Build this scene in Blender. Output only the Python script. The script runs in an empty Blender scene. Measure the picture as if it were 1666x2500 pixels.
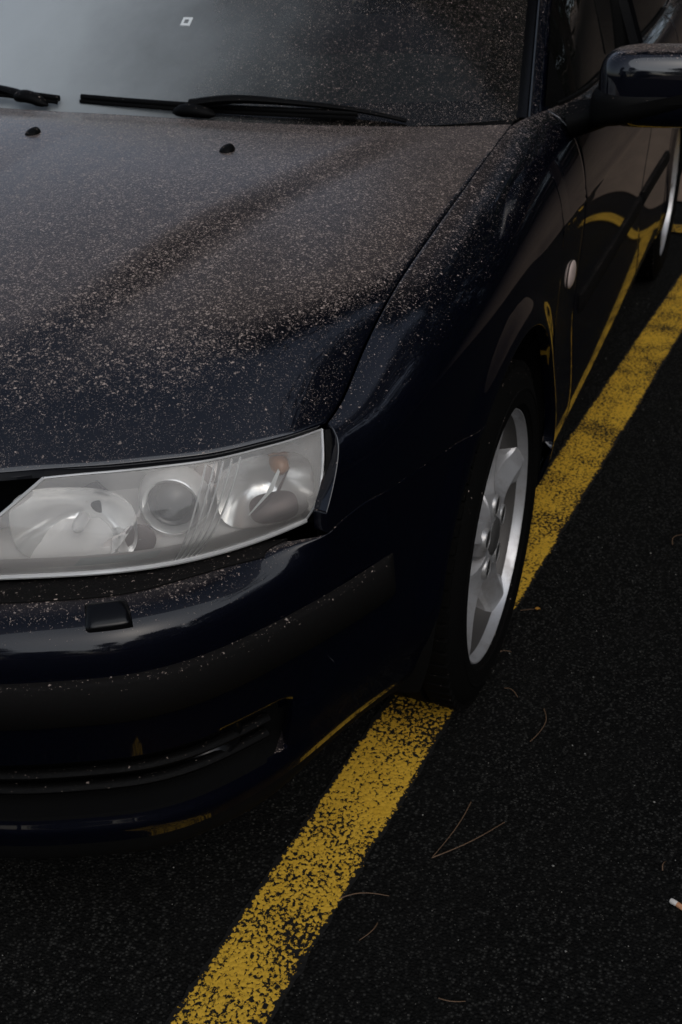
import bpy, bmesh, math, random
import numpy as np
from mathutils import Matrix, Vector
random.seed(7); np.random.seed(7)
scene = bpy.context.scene
COL = scene.collection
# ------------------------------------------------------------------ camera
PITCH, YAW, ROLL = math.radians(29.4757), math.radians(21.326), math.radians(-.9482)
CAM = np.array([1.72318, 1.23025, 1.35644])
fw = np.array([-math.cos(YAW)*math.cos(PITCH), -math.sin(YAW)*math.cos(PITCH), -math.sin(PITCH)])
rt = np.cross(fw, [0, 0, 1]); rt /= np.linalg.norm(rt); up = np.cross(rt, fw)
rt2 = rt*math.cos(ROLL)+up*math.sin(ROLL); up2 = -rt*math.sin(ROLL)+up*math.cos(ROLL)
cd = bpy.data.cameras.new('camera'); cd.sensor_fit = 'VERTICAL'; cd.sensor_height = 36
cd.lens = 36*2730.84/2500; cd.clip_start = .05; cd.clip_end = 2000
cam = bpy.data.objects.new('camera', cd); COL.objects.link(cam)
M = Matrix.Identity(4)
for i in range(3):
    M[i][0], M[i][1], M[i][2], M[i][3] = rt2[i], up2[i], -fw[i], CAM[i]
cam.matrix_world = M
scene.camera = cam
cd.dof.use_dof = True; cd.dof.focus_distance = 1.45; cd.dof.aperture_fstop = 9
# ------------------------------------------------------------------ light
SUN_DIR = Vector((.55, .50, .67)).normalized()          # towards the hidden sun, high over the near front corner
world = bpy.data.worlds.new('World'); scene.world = world; world.use_nodes = True
wn = world.node_tree; bg = wn.nodes['Background']
sky = wn.nodes.new('ShaderNodeTexSky'); sky.sky_type = 'NISHITA'; sky.sun_disc = False
sky.sun_elevation = math.asin(SUN_DIR.z)
sky.sun_rotation = math.atan2(SUN_DIR.x, SUN_DIR.y)
sky.air_density = 1.0; sky.dust_density = 2.5; sky.ozone_density = 1.0; sky.altitude = 0
hs = wn.nodes.new('ShaderNodeHueSaturation'); hs.inputs['Saturation'].default_value = .65   # a hazy, washed-out sky
wn.links.new(sky.outputs[0], hs.inputs['Color']); wn.links.new(hs.outputs[0], bg.inputs[0]); bg.inputs[1].default_value = .14
sd = bpy.data.lights.new('sun', 'SUN'); sd.energy = 1.4; sd.angle = math.radians(76); sd.color = (.90, .95, 1)   # overcast: the light comes from the whole cloud cover
sun = bpy.data.objects.new('sun', sd); COL.objects.link(sun)
sun.rotation_euler = (-SUN_DIR).to_track_quat('-Z', 'Y').to_euler(); sun.location = SUN_DIR*30
vs = scene.view_settings; vs.view_transform = 'Standard'; vs.look = 'None'; vs.gamma = 1; vs.exposure = -.52
vs.use_curve_mapping = False
cy = scene.cycles; cy.use_denoising = True; cy.max_bounces = 10; cy.transparent_max_bounces = 12
cy.glossy_bounces = 6; cy.sample_clamp_indirect = 4

# ------------------------------------------------------------------ helpers
def nspline(t, P, tq):
    """natural cubic spline through P (n x ...) at knots t, sampled at tq"""
    P = np.asarray(P, float); n = len(t); sh = P.shape[1:]; P = P.reshape(n, -1)
    if n == 2:
        w = ((tq-t[0])/(t[1]-t[0]))[:, None]; return (P[0]*(1-w)+P[1]*w).reshape((len(tq),)+sh)
    h = np.diff(t); A = np.eye(n); B = np.zeros_like(P)
    for i in range(1, n-1):
        A[i, i-1], A[i, i], A[i, i+1] = h[i-1], 2*(h[i-1]+h[i]), h[i]
        B[i] = 6*((P[i+1]-P[i])/h[i]-(P[i]-P[i-1])/h[i-1])
    m = np.linalg.solve(A, B)
    k = np.clip(np.searchsorted(t, tq)-1, 0, n-2)
    a = ((t[k+1]-tq)/h[k])[:, None]; b = ((tq-t[k])/h[k])[:, None]; hh = (h[k]**2/6)[:, None]
    return (a*P[k]+b*P[k+1]+((a**3-a)*m[k]+(b**3-b)*m[k+1])*hh).reshape((len(tq),)+sh)
def chord(P):
    P = np.asarray(P, float); d = np.linalg.norm(np.diff(P, axis=0), axis=-1)
    if d.ndim > 1: d = d.mean(axis=1)
    d = np.maximum(d, 1e-5)
    return np.concatenate([[0], np.cumsum(d)])/d.sum()
def curve(P, n=None, tq=None):
    P = np.asarray(P, float)
    return nspline(chord(P), P, np.linspace(0, 1, n) if tq is None else np.asarray(tq, float))
def patch(ctrl, nu, nv, uq=None, vq=None):
    c = np.asarray(ctrl, float)
    uq = np.linspace(0, 1, nu) if uq is None else np.asarray(uq); vq = np.linspace(0, 1, nv) if vq is None else np.asarray(vq)
    g = nspline(chord(c), c, uq).transpose(1, 0, 2)
    g = nspline(chord(c.transpose(1, 0, 2)), g, vq)
    return g.transpose(1, 0, 2)
def smooth(e0, e1, x):
    t = np.clip((np.asarray(x, float)-e0)/(e1-e0), 0, 1); return t*t*(3-2*t)
def gnormals(G):
    du = np.gradient(G, axis=0); dv = np.gradient(G, axis=1)
    n = np.cross(du, dv); l = np.linalg.norm(n, axis=-1, keepdims=True); return n/np.maximum(l, 1e-12)
def flange(G, edges, ref, depth=.015, r=.0015):
    """roll panel edges over and fold a flange back; edges from 'udlr' (u = first row, d = last, l/r = columns)"""
    for e in edges:
        n = gnormals(G)
        if (n*np.asarray(ref)).sum(-1).mean() < 0: n = -n
        if e == 'u': a, b, nn = G[0], G[1], n[0]
        if e == 'd': a, b, nn = G[-1], G[-2], n[-1]
        if e == 'l': a, b, nn = G[:, 0], G[:, 1], n[:, 0]
        if e == 'r': a, b, nn = G[:, -1], G[:, -2], n[:, -1]
        t = a-b; t /= np.maximum(np.linalg.norm(t, axis=-1, keepdims=True), 1e-9)
        p1 = a+t*r*.7-nn*r*.3; p2 = a+t*r-nn*r; p3 = p2-nn*depth
        if e == 'u': G = np.concatenate([[p3], [p2], [p1], G])
        if e == 'd': G = np.concatenate([G, [p1], [p2], [p3]])
        if e == 'l': G = np.concatenate([p3[:, None], p2[:, None], p1[:, None], G], axis=1)
        if e == 'r': G = np.concatenate([G, p1[:, None], p2[:, None], p3[:, None]], axis=1)
    return G
class MB:
    def __init__(s): s.v = []; s.f = []
    def add(s, v, f):
        o = len(s.v); s.v += [tuple(map(float, p)) for p in v]; s.f += [tuple(i+o for i in q) for q in f]; return s
    def grid(s, G, closed_u=False, closed_v=False, flip=False):
        nu, nv = G.shape[:2]; f = []
        for i in range(nu if closed_u else nu-1):
            for j in range(nv if closed_v else nv-1):
                a, b = i*nv+j, i*nv+(j+1) % nv
                c, d = ((i+1) % nu)*nv+(j+1) % nv, ((i+1) % nu)*nv+j
                f.append((a, d, c, b) if flip else (a, b, c, d))
        return s.add(G.reshape(-1, 3), f)
    def box(s, c, d, rot=None):
        v = [Vector((x*d[0]/2, y*d[1]/2, z*d[2]/2)) for x in (-1, 1) for y in (-1, 1) for z in (-1, 1)]
        if rot is not None: v = [rot @ p for p in v]
        return s.add([p+Vector(c) for p in v], [(0, 1, 3, 2), (4, 6, 7, 5), (0, 4, 5, 1), (2, 3, 7, 6), (0, 2, 6, 4), (1, 5, 7, 3)])
    def tube(s, pts, rad, n=8, sx=1., upv=(0, 0, 1), cap=True):
        pts = np.asarray(pts, float); m = len(pts); rad = np.broadcast_to(rad, (m,))
        T = np.gradient(pts, axis=0); T /= np.linalg.norm(T, axis=1, keepdims=True)
        G = np.zeros((m, n, 3))
        for i in range(m):
            a = np.cross(T[i], upv); l = np.linalg.norm(a)
            a = np.array([1., 0, 0]) if l < 1e-6 else a/l
            b = np.cross(a, T[i])
            for j in range(n):
                q = 2*math.pi*j/n; G[i, j] = pts[i]+rad[i]*(a*math.cos(q)*sx+b*math.sin(q))
        o = len(s.v); s.grid(G, closed_v=True)
        if cap: s.f.append(tuple(o+j for j in range(n))[::-1]); s.f.append(tuple(o+(m-1)*n+j for j in range(n)))
        return s
    def lathe(s, prof, n=64, c=(0, 0, 0), a0=0, a1=2*math.pi):
        """profile (r, y) revolved about the y axis"""
        full = abs(a1-a0-2*math.pi) < 1e-6; k = n if full else n+1
        G = np.zeros((len(prof), k, 3))
        for i, (r, y) in enumerate(prof):
            for j in range(k):
                q = a0+(a1-a0)*j/n; G[i, j] = (c[0]+r*math.cos(q), c[1]+y, c[2]+r*math.sin(q))
        return s.grid(G, closed_v=full)
    def mirrored(s):
        m = MB(); m.v = [(x, -y, z) for x, y, z in s.v]; m.f = [q[::-1] for q in s.f]; return m
    def mesh(s, name, sharp=35, recalc=True):
        bm = bmesh.new(); vv = [bm.verts.new(p) for p in s.v]
        for q in s.f:
            try: bm.faces.new([vv[i] for i in q])
            except ValueError: pass
        bmesh.ops.remove_doubles(bm, verts=bm.verts, dist=1e-6)
        if recalc: bmesh.ops.recalc_face_normals(bm, faces=bm.faces)
        for f in bm.faces: f.smooth = True
        if sharp is not None:
            lim = math.radians(sharp)
            for e in bm.edges:
                if len(e.link_faces) == 2 and e.calc_face_angle(0) > lim: e.smooth = False
        me = bpy.data.meshes.new(name); bm.to_mesh(me); bm.free(); return me
    def build(s, name, mat, parent=None, sharp=35, loc=None, recalc=True):
        return obj(name, s.mesh(name, sharp, recalc), mat, parent, loc)
def obj(name, me, mat, parent=None, loc=None):
    o = bpy.data.objects.new(name, me); COL.objects.link(o)
    if mat is not None and len(me.materials) == 0: me.materials.append(mat)
    if parent is not None: o.parent = parent
    if loc is not None: o.location = loc
    return o
def orient(me, ref):
    """make an open sheet's normals face ref on average"""
    n = Vector((0, 0, 0))
    for p in me.polygons: n += p.normal*p.area
    if n.dot(Vector(ref)) < 0: me.flip_normals()
def sheet(name, G, mat, parent, ref, sharp=50, both=False):
    me = MB().grid(G).mesh(name, sharp); orient(me, ref); return obj(name, me, mat, parent)
def pair(name, mb, mat, parent, ref=None, sharp=40, parents=None):
    """left part and its mirror image on the other side"""
    r = []
    for i, m in enumerate((mb, mb.mirrored())):
        me = m.mesh(name, sharp)
        if ref is not None: orient(me, (ref[0], ref[1]*(1-2*i), ref[2]))
        r.append(obj(name, me, mat, parents[i] if parents else parent))
    return r
def tag(o, label=None, cat=None, group=None, kind=None):
    if label: o['label'] = label
    if cat: o['category'] = cat
    if group: o['group'] = group
    if kind: o['kind'] = kind
    return o

# ------------------------------------------------------------------ materials
def newmat(name):
    m = bpy.data.materials.new(name); m.use_nodes = True; nt = m.node_tree
    return m, nt, nt.nodes['Principled BSDF'], nt.nodes['Material Output']
def P(name, col, rough=.5, metal=0, spec=.5, coat=0, **k):
    m, nt, b, o = newmat(name)
    b.inputs['Base Color'].default_value = (*col, 1); b.inputs['Roughness'].default_value = rough
    b.inputs['Metallic'].default_value = metal; b.inputs['Specular IOR Level'].default_value = spec
    b.inputs['Coat Weight'].default_value = coat; b.inputs['Coat Roughness'].default_value = .05
    return m
class NT:
    def __init__(s, nt): s.nt = nt
    def n(s, t, **k):
        q = s.nt.nodes.new(t)
        for a, b in k.items(): setattr(q, a, b)
        return q
    def l(s, a, b): s.nt.links.new(a, b)
    def set(s, sock, v):
        if hasattr(v, 'is_linked') or isinstance(v, bpy.types.NodeSocket): s.l(v, sock)
        else: sock.default_value = v
    def math(s, op, a, b=None, c=None, clamp=False):
        q = s.n('ShaderNodeMath', operation=op); q.use_clamp = clamp
        for i, v in enumerate((a, b, c)):
            if v is not None: s.set(q.inputs[i], v)
        return q.outputs[0]
    def maprange(s, x, a, b, c=0., d=1., smoothstep=True):
        q = s.n('ShaderNodeMapRange'); q.interpolation_type = 'SMOOTHSTEP' if smoothstep else 'LINEAR'
        s.set(q.inputs[0], x)
        for i, v in enumerate((a, b, c, d)): s.set(q.inputs[i+1], v)
        return q.outputs[0]
    def noise(s, vec, scale, detail=2, rough=.5, dist=0):
        q = s.n('ShaderNodeTexNoise'); s.l(vec, q.inputs['Vector']); q.inputs['Scale'].default_value = scale
        q.inputs['Detail'].default_value = detail; q.inputs['Roughness'].default_value = rough; q.inputs['Distortion'].default_value = dist
        return q
    def voro(s, vec, scale, feature='F1', rnd=1.):
        q = s.n('ShaderNodeTexVoronoi', feature=feature); s.l(vec, q.inputs['Vector']); q.inputs['Scale'].default_value = scale
        q.inputs['Randomness'].default_value = rnd; return q
    def mixc(s, f, a, b):
        q = s.n('ShaderNodeMix', data_type='RGBA'); s.set(q.inputs[0], f)
        for i, v in ((6, a), (7, b)):
            if isinstance(v, tuple): q.inputs[i].default_value = (*v, 1)
            else: s.l(v, q.inputs[i])
        return q.outputs[2]
    def mixs(s, f, a, b):
        q = s.n('ShaderNodeMixShader'); s.set(q.inputs[0], f); s.l(a, q.inputs[1]); s.l(b, q.inputs[2]); return q.outputs[0]
def pollen(g, dens=1., lo=.80, hi=.97, base=.0, lo2=None, hi2=None, mul=1., filmk=1.):
    """mask of dried pollen drops: irregular flecks that settle on surfaces facing up"""
    tc = g.n('ShaderNodeTexCoord').outputs['Object']
    geo = g.n('ShaderNodeNewGeometry'); sx = g.n('ShaderNodeSeparateXYZ'); g.l(geo.outputs['Normal'], sx.inputs[0])
    upf = g.maprange(sx.outputs[2], lo, hi, base, 1.)
    upl = upf if lo2 is None else g.maprange(sx.outputs[2], lo2, hi2, base, 1.)
    nz = g.noise(tc, 210, 3, .65); off = g.n('ShaderNodeVectorMath', operation='MULTIPLY_ADD')
    g.l(nz.outputs['Color'], off.inputs[0]); off.inputs[1].default_value = (.0085,)*3; g.l(tc, off.inputs[2])
    big = g.math('MULTIPLY', g.maprange(g.noise(tc, 9, 4, .6).outputs['Fac'], .25, .7, .55, 1.1), g.maprange(g.noise(tc, 70, 3, .6).outputs['Fac'], .3, .62, .35, 1.15))
    masks = []
    for sc, r0, lim, mx in ((215, .60, .60, .02), (350, .58, .80, .08), (640, .56, .85, .38)):
        uf = g.math('ADD', g.math('MULTIPLY', upf, 1.-mx), g.math('MULTIPLY', upl, mx)) if lo2 is not None else upf
        dn = g.math('MULTIPLY', g.math('MULTIPLY', uf, big), dens*lim)
        v = g.voro(off.outputs[0], sc*mul); sp = g.n('ShaderNodeSeparateColor'); g.l(v.outputs['Color'], sp.inputs[0])
        keep = g.math('LESS_THAN', sp.outputs[0], dn)
        rad = g.math('MULTIPLY_ADD', sp.outputs[1], r0*.65, r0*.35)
        m = g.maprange(v.outputs['Distance'], g.math('MULTIPLY', rad, .45), rad, 1., 0.)
        m = g.math('MULTIPLY', m, keep); masks.append(g.math('MULTIPLY', m, g.math('MULTIPLY_ADD', sp.outputs[2], .65, .35)))
    m = g.math('MAXIMUM', g.math('MAXIMUM', masks[0], masks[1]), g.math('MULTIPLY', masks[2], .7))
    fine = g.noise(tc, 1100, 2, .7).outputs['Fac']
    film = g.math('MULTIPLY', g.math('MULTIPLY', g.math('POWER', upf, 3.), g.maprange(fine, .40, .75, .07, .25)), dens*filmk)
    return g.math('MAXIMUM', g.math('MULTIPLY', m, .9), film), upf, tc
POLLEN_COL = (.50, .40, .345)
def paint(name='navy_paint', base=(.0009, .0014, .0046), dens=1., ior=1.68):
    m, nt, b, o = newmat(name); g = NT(nt)
    mask, upf, tc = pollen(g, dens, .86, .988, 0., .45, .95, 1., .5)
    fl = g.voro(tc, 2600); sp = g.n('ShaderNodeSeparateColor'); g.l(fl.outputs['Color'], sp.inputs[0])
    c = g.mixc(g.maprange(sp.outputs[0], .75, 1., 0., .6), base, tuple(x*4 for x in base)); g.l(c, b.inputs['Base Color'])
    b.inputs['Metallic'].default_value = .3; b.inputs['Roughness'].default_value = .45; b.inputs['Specular IOR Level'].default_value = .08
    b.inputs['Coat Weight'].default_value = 1.; b.inputs['Coat IOR'].default_value = ior
    g.l(g.math('ADD', g.maprange(g.noise(tc, 60, 3).outputs['Fac'], .3, .7, .02, .06), g.math('MULTIPLY', upf, .17)), b.inputs['Coat Roughness'])   # dust dulls the clear coat
    d = g.n('ShaderNodeBsdfDiffuse')
    g.l(g.mixc(g.noise(tc, 300, 1).outputs['Fac'], tuple(x*.8 for x in POLLEN_COL), tuple(x*1.15 for x in POLLEN_COL)), d.inputs[0])
    g.l(g.mixs(mask, b.outputs[0], d.outputs[0]), o.inputs[0]); return m
def plastic(name, col, rough=.55, dust=.35, spec=.35):
    m, nt, b, o = newmat(name); g = NT(nt)
    mask, upf, tc = pollen(g, dust, .2, .95, filmk=.3)
    b.inputs['Base Color'].default_value = (*col, 1); b.inputs['Specular IOR Level'].default_value = spec
    g.l(g.maprange(g.noise(tc, 400, 2).outputs['Fac'], .3, .7, rough-.08, rough+.08), b.inputs['Roughness'])
    bp = g.n('ShaderNodeBump'); bp.inputs['Strength'].default_value = .25; bp.inputs['Distance'].default_value = .0006
    g.l(g.noise(tc, 1500, 2).outputs['Fac'], bp.inputs['Height']); g.l(bp.outputs[0], b.inputs['Normal'])
    d = g.n('ShaderNodeBsdfDiffuse'); d.inputs[0].default_value = (*POLLEN_COL, 1)
    g.l(g.mixs(mask, b.outputs[0], d.outputs[0]), o.inputs[0]); return m
def glass(name, tint, dens, haze=.0, ior=1.52, rough=.0, hazecol=(.75, .75, .72), lo=.2, hi=.9, base=.3, streak=False, glare_film=False):
    m, nt, b, o = newmat(name); g = NT(nt); nt.nodes.remove(b)
    fr = g.n('ShaderNodeFresnel'); fr.inputs[0].default_value = ior
    tr = g.n('ShaderNodeBsdfTransparent'); tr.inputs[0].default_value = (*tint, 1)
    gl = g.n('ShaderNodeBsdfGlossy'); gl.inputs['Roughness'].default_value = rough
    s = g.mixs(fr.outputs[0], tr.outputs[0], gl.outputs[0])
    mask, upf, tc = pollen(g, dens, lo, hi, base, mul=1.9, filmk=.15)
    d = g.n('ShaderNodeBsdfDiffuse'); d.inputs[0].default_value = (*hazecol, 1)
    if glare_film:
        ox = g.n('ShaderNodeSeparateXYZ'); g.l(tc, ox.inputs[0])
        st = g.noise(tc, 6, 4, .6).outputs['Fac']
        fl = g.maprange(g.math('ADD', ox.outputs[1], g.math('MULTIPLY_ADD', st, .24, -.12)), .42, -.55, .0, .62)  # pale film, thicker towards one side: sky glare painted onto the glass
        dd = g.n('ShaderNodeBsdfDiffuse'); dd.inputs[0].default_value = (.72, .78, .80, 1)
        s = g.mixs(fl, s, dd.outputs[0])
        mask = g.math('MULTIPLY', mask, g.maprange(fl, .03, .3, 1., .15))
    if haze > 0:
        hz = g.maprange(g.noise(tc, 9 if streak else 18, 2, .5).outputs['Fac'], .3, .75, haze*.9, haze*1.12)
        s = g.mixs(hz, s, d.outputs[0])
    if dens > 0:
        d2 = g.n('ShaderNodeBsdfDiffuse'); d2.inputs[0].default_value = (*POLLEN_COL, 1)
        s = g.mixs(mask, s, d2.outputs[0])
    g.l(s, o.inputs[0]); return m
MAT = {}
MAT['paint'] = paint(dens=1.7)
MAT['fenderpaint'] = paint('fender_paint', dens=.75)              # the steeper panel holds less pollen
MAT['bumperpaint'] = paint('bumper_paint', dens=.55, ior=1.42)       # painted plastic, its clear coat duller
MAT['strip'] = plastic('charcoal_plastic', (.0055, .0051, .0049), .75, .10, .09)
MAT['black'] = plastic('black_plastic', (.0022, .0022, .0022), .6, .04, .10)
MAT['gloss'] = P('gloss_black', (.003, .003, .0035), .2, 0, .3)
MAT['liner'] = P('matt_black_liner', (.003, .003, .003), .9, 0, .1)
MAT['rubber'] = plastic('tyre_rubber', (.0036, .0035, .0033), .9, 0.03, .06)
MAT['chrome'] = P('chrome', (.75, .75, .76), .12, 1)
MAT['dullchrome'] = P('dull_chrome', (.80, .79, .78), .3, .15)
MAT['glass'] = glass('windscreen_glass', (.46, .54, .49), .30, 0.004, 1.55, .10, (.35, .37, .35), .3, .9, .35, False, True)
MAT['sideglass'] = glass('side_glass', (.16, .18, .17), .0, .012, 1.6, 0, (.3, .3, .28))
MAT['lens'] = glass('headlamp_lens', (.99, .99, .98), .02, .19, 1.5, .03, (.90, .88, .86), .2, .95, .1, True)
MAT['clearlip'] = P('clear_plastic_edge', (.62, .62, .61), .2, .25, .7)
MAT['lensrib'] = glass('clear_rib', (.9, .9, .89), 0, .22, 1.5, .05, (.85, .85, .84))
MAT['trim'] = P('bright_trim', (.16, .17, .18), .35, .9)
MAT['orange'] = P('amber_bulb', (.36, .19, .10), .3)
MAT['amberlens'] = P('smoked_marker_lens', (.62, .50, .45), .25, 0, .6)
MAT['white'] = P('white_sticker', (.75, .78, .78), .6)
MAT['trimgrey'] = P('grey_cabin_trim', (.55, .60, .55), .7)
MAT['cabin'] = P('dark_cabin', (.012, .012, .012), .8)
def alloy():
    m, nt, b, o = newmat('alloy_silver'); g = NT(nt); tc = g.n('ShaderNodeTexCoord').outputs['Object']
    n1 = g.noise(tc, 22, 4, .6).outputs['Fac']
    g.l(g.mixc(g.maprange(n1, .42, .72, 0, .7), (.56, .56, .57), (.36, .335, .32)), b.inputs['Base Color'])
    sp = g.voro(tc, 520); s2 = g.n('ShaderNodeSeparateColor'); g.l(sp.outputs['Color'], s2.inputs[0])
    b.inputs['Metallic'].default_value = .6
    g.l(g.maprange(n1, .3, .7, .34, .5), b.inputs['Roughness'])
    d = g.n('ShaderNodeBsdfDiffuse'); d.inputs[0].default_value = (.06, .05, .04, 1)
    k = g.math('MULTIPLY', g.math('LESS_THAN', s2.outputs[0], .05), g.math('LESS_THAN', sp.outputs['Distance'], .20))
    g.l(g.mixs(k, b.outputs[0], d.outputs[0]), o.inputs[0]); return m
MAT['alloy'] = alloy()
def asphalt():
    m, nt, b, o = newmat('asphalt'); g = NT(nt); tc = g.n('ShaderNodeNewGeometry').outputs['Position']
    v = g.voro(tc, 210); v2 = g.voro(tc, 420); sp = g.n('ShaderNodeSeparateColor'); g.l(v.outputs['Color'], sp.inputs[0])
    n1 = g.noise(tc, 5, 5, .6).outputs['Fac']; n2 = g.noise(tc, 500, 2, .6).outputs['Fac']
    c = g.mixc(g.maprange(sp.outputs[0], .45, 1.), (.0078, .0076, .0069), (.044, .043, .039))
    c = g.mixc(g.maprange(v.outputs['Distance'], .25, .6, 0, .8), c, (.005, .005, .0048))
    c = g.mixc(g.maprange(n1, .35, .75, 0, .5), c, (.009, .0088, .0082))
    s2 = g.n('ShaderNodeSeparateColor'); g.l(v2.outputs['Color'], s2.inputs[0])
    c = g.mixc(g.math('MULTIPLY', g.math('GREATER_THAN', s2.outputs[1], .985), g.maprange(v2.outputs['Distance'], .2, .4, .9, 0)), c, (.16, .15, .13))
    g.l(c, b.inputs['Base Color']); b.inputs['Roughness'].default_value = .9; b.inputs['Specular IOR Level'].default_value = .05
    h = g.math('ADD', g.math('MULTIPLY', v.outputs['Distance'], -1.), g.math('MULTIPLY', n2, .35))
    bp = g.n('ShaderNodeBump'); bp.inputs['Strength'].default_value = .9; bp.inputs['Distance'].default_value = .003
    g.l(h, bp.inputs['Height']); g.l(bp.outputs[0], b.inputs['Normal']); return m
MAT['asphalt'] = asphalt()
def yellow():
    m, nt, b, o = newmat('worn_yellow_paint'); g = NT(nt); tc = g.n('ShaderNodeNewGeometry').outputs['Position']
    nz = g.noise(tc, 180, 4, .7); n2 = g.noise(tc, 9, 3, .5).outputs['Fac']; n3 = g.noise(tc, 3.1, 2, .5).outputs['Fac']
    v = g.voro(tc, 130); vd = g.maprange(v.outputs['Distance'], .2, .75, .05, -.10, False)
    uv = g.n('ShaderNodeUVMap'); su = g.n('ShaderNodeSeparateXYZ'); g.l(uv.outputs[0], su.inputs[0])
    e = g.math('MINIMUM', su.outputs[1], g.math('SUBTRACT', 1., su.outputs[1]))       # distance to the line's edge
    edge = g.maprange(e, 0., .085, -.26, 0.)
    s = g.math('ADD', g.math('ADD', nz.outputs['Fac'], vd), g.math('MULTIPLY_ADD', n2, .36, -.17)); s = g.math('ADD', s, edge)
    s = g.math('ADD', s, g.math('MULTIPLY_ADD', n3, .44, -.20))
    k = g.maprange(s, .435, .475)
    c = g.mixc(g.noise(tc, 30, 4, .6).outputs['Fac'], (.60, .335, .020), (.80, .485, .055))
    c = g.mixc(g.maprange(g.noise(tc, 260, 3, .6).outputs['Fac'], .5, .75, 0, .55), c, (.20, .11, .015))
    c = g.mixc(k, (.009, .0085, .0075), c); g.l(c, b.inputs['Base Color']); b.inputs['Roughness'].default_value = .75
    b.inputs['Specular IOR Level'].default_value = .25
    bp = g.n('ShaderNodeBump'); bp.inputs['Strength'].default_value = .7; bp.inputs['Distance'].default_value = .003
    g.l(g.math('ADD', g.math('MULTIPLY', v.outputs['Distance'], -.7), k), bp.inputs['Height']); g.l(bp.outputs[0], b.inputs['Normal']); return m
MAT['yellow'] = yellow()
MAT['needle'] = P('dry_pine_needle', (.13, .075, .04), .7)
MAT['leafbit'] = P('yellow_leaf', (.55, .26, .04), .6)
MAT['grit'] = P('pale_grit', (.22, .21, .19), .8)
MAT['paper'] = P('cigarette_paper', (.75, .70, .64), .8)
MAT['cork'] = P('cork_filter', (.55, .27, .14), .8)
def leafmat(name, a, b2):
    m, nt, b, o = newmat(name); g = NT(nt); r = g.n('ShaderNodeNewGeometry').outputs['Random Per Island']
    g.l(g.mixc(r, a, b2), b.inputs['Base Color']); b.inputs['Roughness'].default_value = .7; return m
MAT['pine'] = leafmat('pine_foliage', (.018, .030, .010), (.05, .065, .022))
MAT['bark'] = P('pine_bark', (.06, .04, .028), .9)
def bankmat():
    m, nt, b, o = newmat('pine_straw'); g = NT(nt); tc = g.n('ShaderNodeNewGeometry').outputs['Position']
    g.l(g.mixc(g.noise(tc, 6, 5, .7).outputs['Fac'], (.10, .070, .050), (.26, .185, .13)), b.inputs['Base Color']); b.inputs['Roughness'].default_value = .95; return m
MAT['bank'] = bankmat()

# ------------------------------------------------------------------ ground
g0 = MB(); xs = [-400, -40, -12, -6, -3, -1, 1, 3, 8, 40, 400]
G = np.array([[(x, y, 0) for y in xs] for x in xs], float)
tag(sheet('parking_lot', G, MAT['asphalt'], None, (0, 0, 1)), kind='structure')
def stripe(name, p0, p1, width, z, n=60):
    p0 = np.array(p0); p1 = np.array(p1); d = p1-p0; L = np.linalg.norm(d); d /= L; q = np.array([-d[1], d[0]])
    if q[1] < 0: q = -q
    ra = np.random.RandomState(3); me = MB(); rows = []
    for i in range(n+1):
        c = p0+d*L*i/n; e0, e1 = ra.normal(0, .0016, 2)
        a, b = c+q*e0, c+q*(width+e1); rows.append([(a[0], a[1], z), (b[0], b[1], z)])
    G = np.array(rows); m = MB().grid(G).mesh(name, None); orient(m, (0, 0, 1))
    uv = m.uv_layers.new(name='UVMap')
    for l in m.loops:
        co = np.array(m.vertices[l.vertex_index].co[:2])-p0
        uv.data[l.index].uv = (co@d, (co@q)/width)
    return tag(obj(name, m, MAT['yellow']), kind='structure')
LY = lambda x: .7111-.0828*x
stripe('bay_line', (1.02, LY(1.02)), (-3.44, LY(-3.44)), .1308, .004, 240)
stripe('bay_cross_line', (-3.365, -.9), (-3.255, 1.32), .14, .008, 120)

# ------------------------------------------------------------------ the car
car = bpy.data.objects.new('parked_car', None); COL.objects.link(car)
tag(car, 'dark navy saloon car speckled with pollen, parked over the yellow bay line', 'car')
GAP = np.array([(-.447, .741, .949), (-.209, .742, .919), (-.065, .744, .901), (.145, .744, .869), (.305, .744, .834), (.414, .742, .785), (.472, .742, .759), (.507, .738, .747)])
# ---- hood: a Coons patch between its four edges
C0 = curve([(-.285, 0, .957), (-.1, 0, .945), (.1, 0, .926), (.3, 0, .897), (.5, 0, .858), (.65, 0, .82), (.76, 0, .777), (.83, 0, .735)], 121)
E0 = curve(GAP-[0, .0026, 0], 121)
R0 = curve([(-.285, -.11, .957), (-.285, 0, .957), (-.283, .11, .957), (-.30, .3, .954), (-.325, .42, .952), (-.365, .557, .95), (-.405, .66, .949), (-.447, .741, .949)], 400)
R0 = R0[np.argmin(np.abs(R0[:, 1])):]; R0 = curve(R0[::12].tolist()+[R0[-1]], 81); R0[0, 1] = 0
F0 = curve([(.83, 0, .735), (.826, .12, .737), (.812, .25, .740), (.785, .35, .741), (.757, .414, .742), (.733, .459, .743), (.71, .506, .744), (.686, .552, .745), (.659, .597, .746), (.629, .641, .747), (.587, .681, .748), (.545, .714, .748), (.507, .7358, .747)], 81)
u = np.linspace(0, 1, 121)[:, None, None]; v = np.linspace(0, 1, 81)[None, :, None]
ph = np.concatenate([v, v, v**2.3], -1)
H = (1-u)*R0[None]+u*F0[None]+(1-ph)*C0[:, None]+ph*E0[:, None] - ((1-u)*((1-ph)*C0[0]+ph*E0[0])+u*((1-ph)*C0[-1]+ph*E0[-1]))
uu, vv = u[..., 0], v[..., 0]
vc = .80-.42*uu                                            # the crease that runs in towards the nose
H[..., 2] += .0125*(1-smooth(-.085, .06, vv-vc))*(1-uu**5)*smooth(0, .12, uu)+.006*np.exp(-((uu-.93)/.08)**2)*(1-vv)
H[..., 2] += .010*np.sin(math.pi*np.clip(vv, 0, 1))*np.sin(math.pi*uu)*.6
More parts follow.
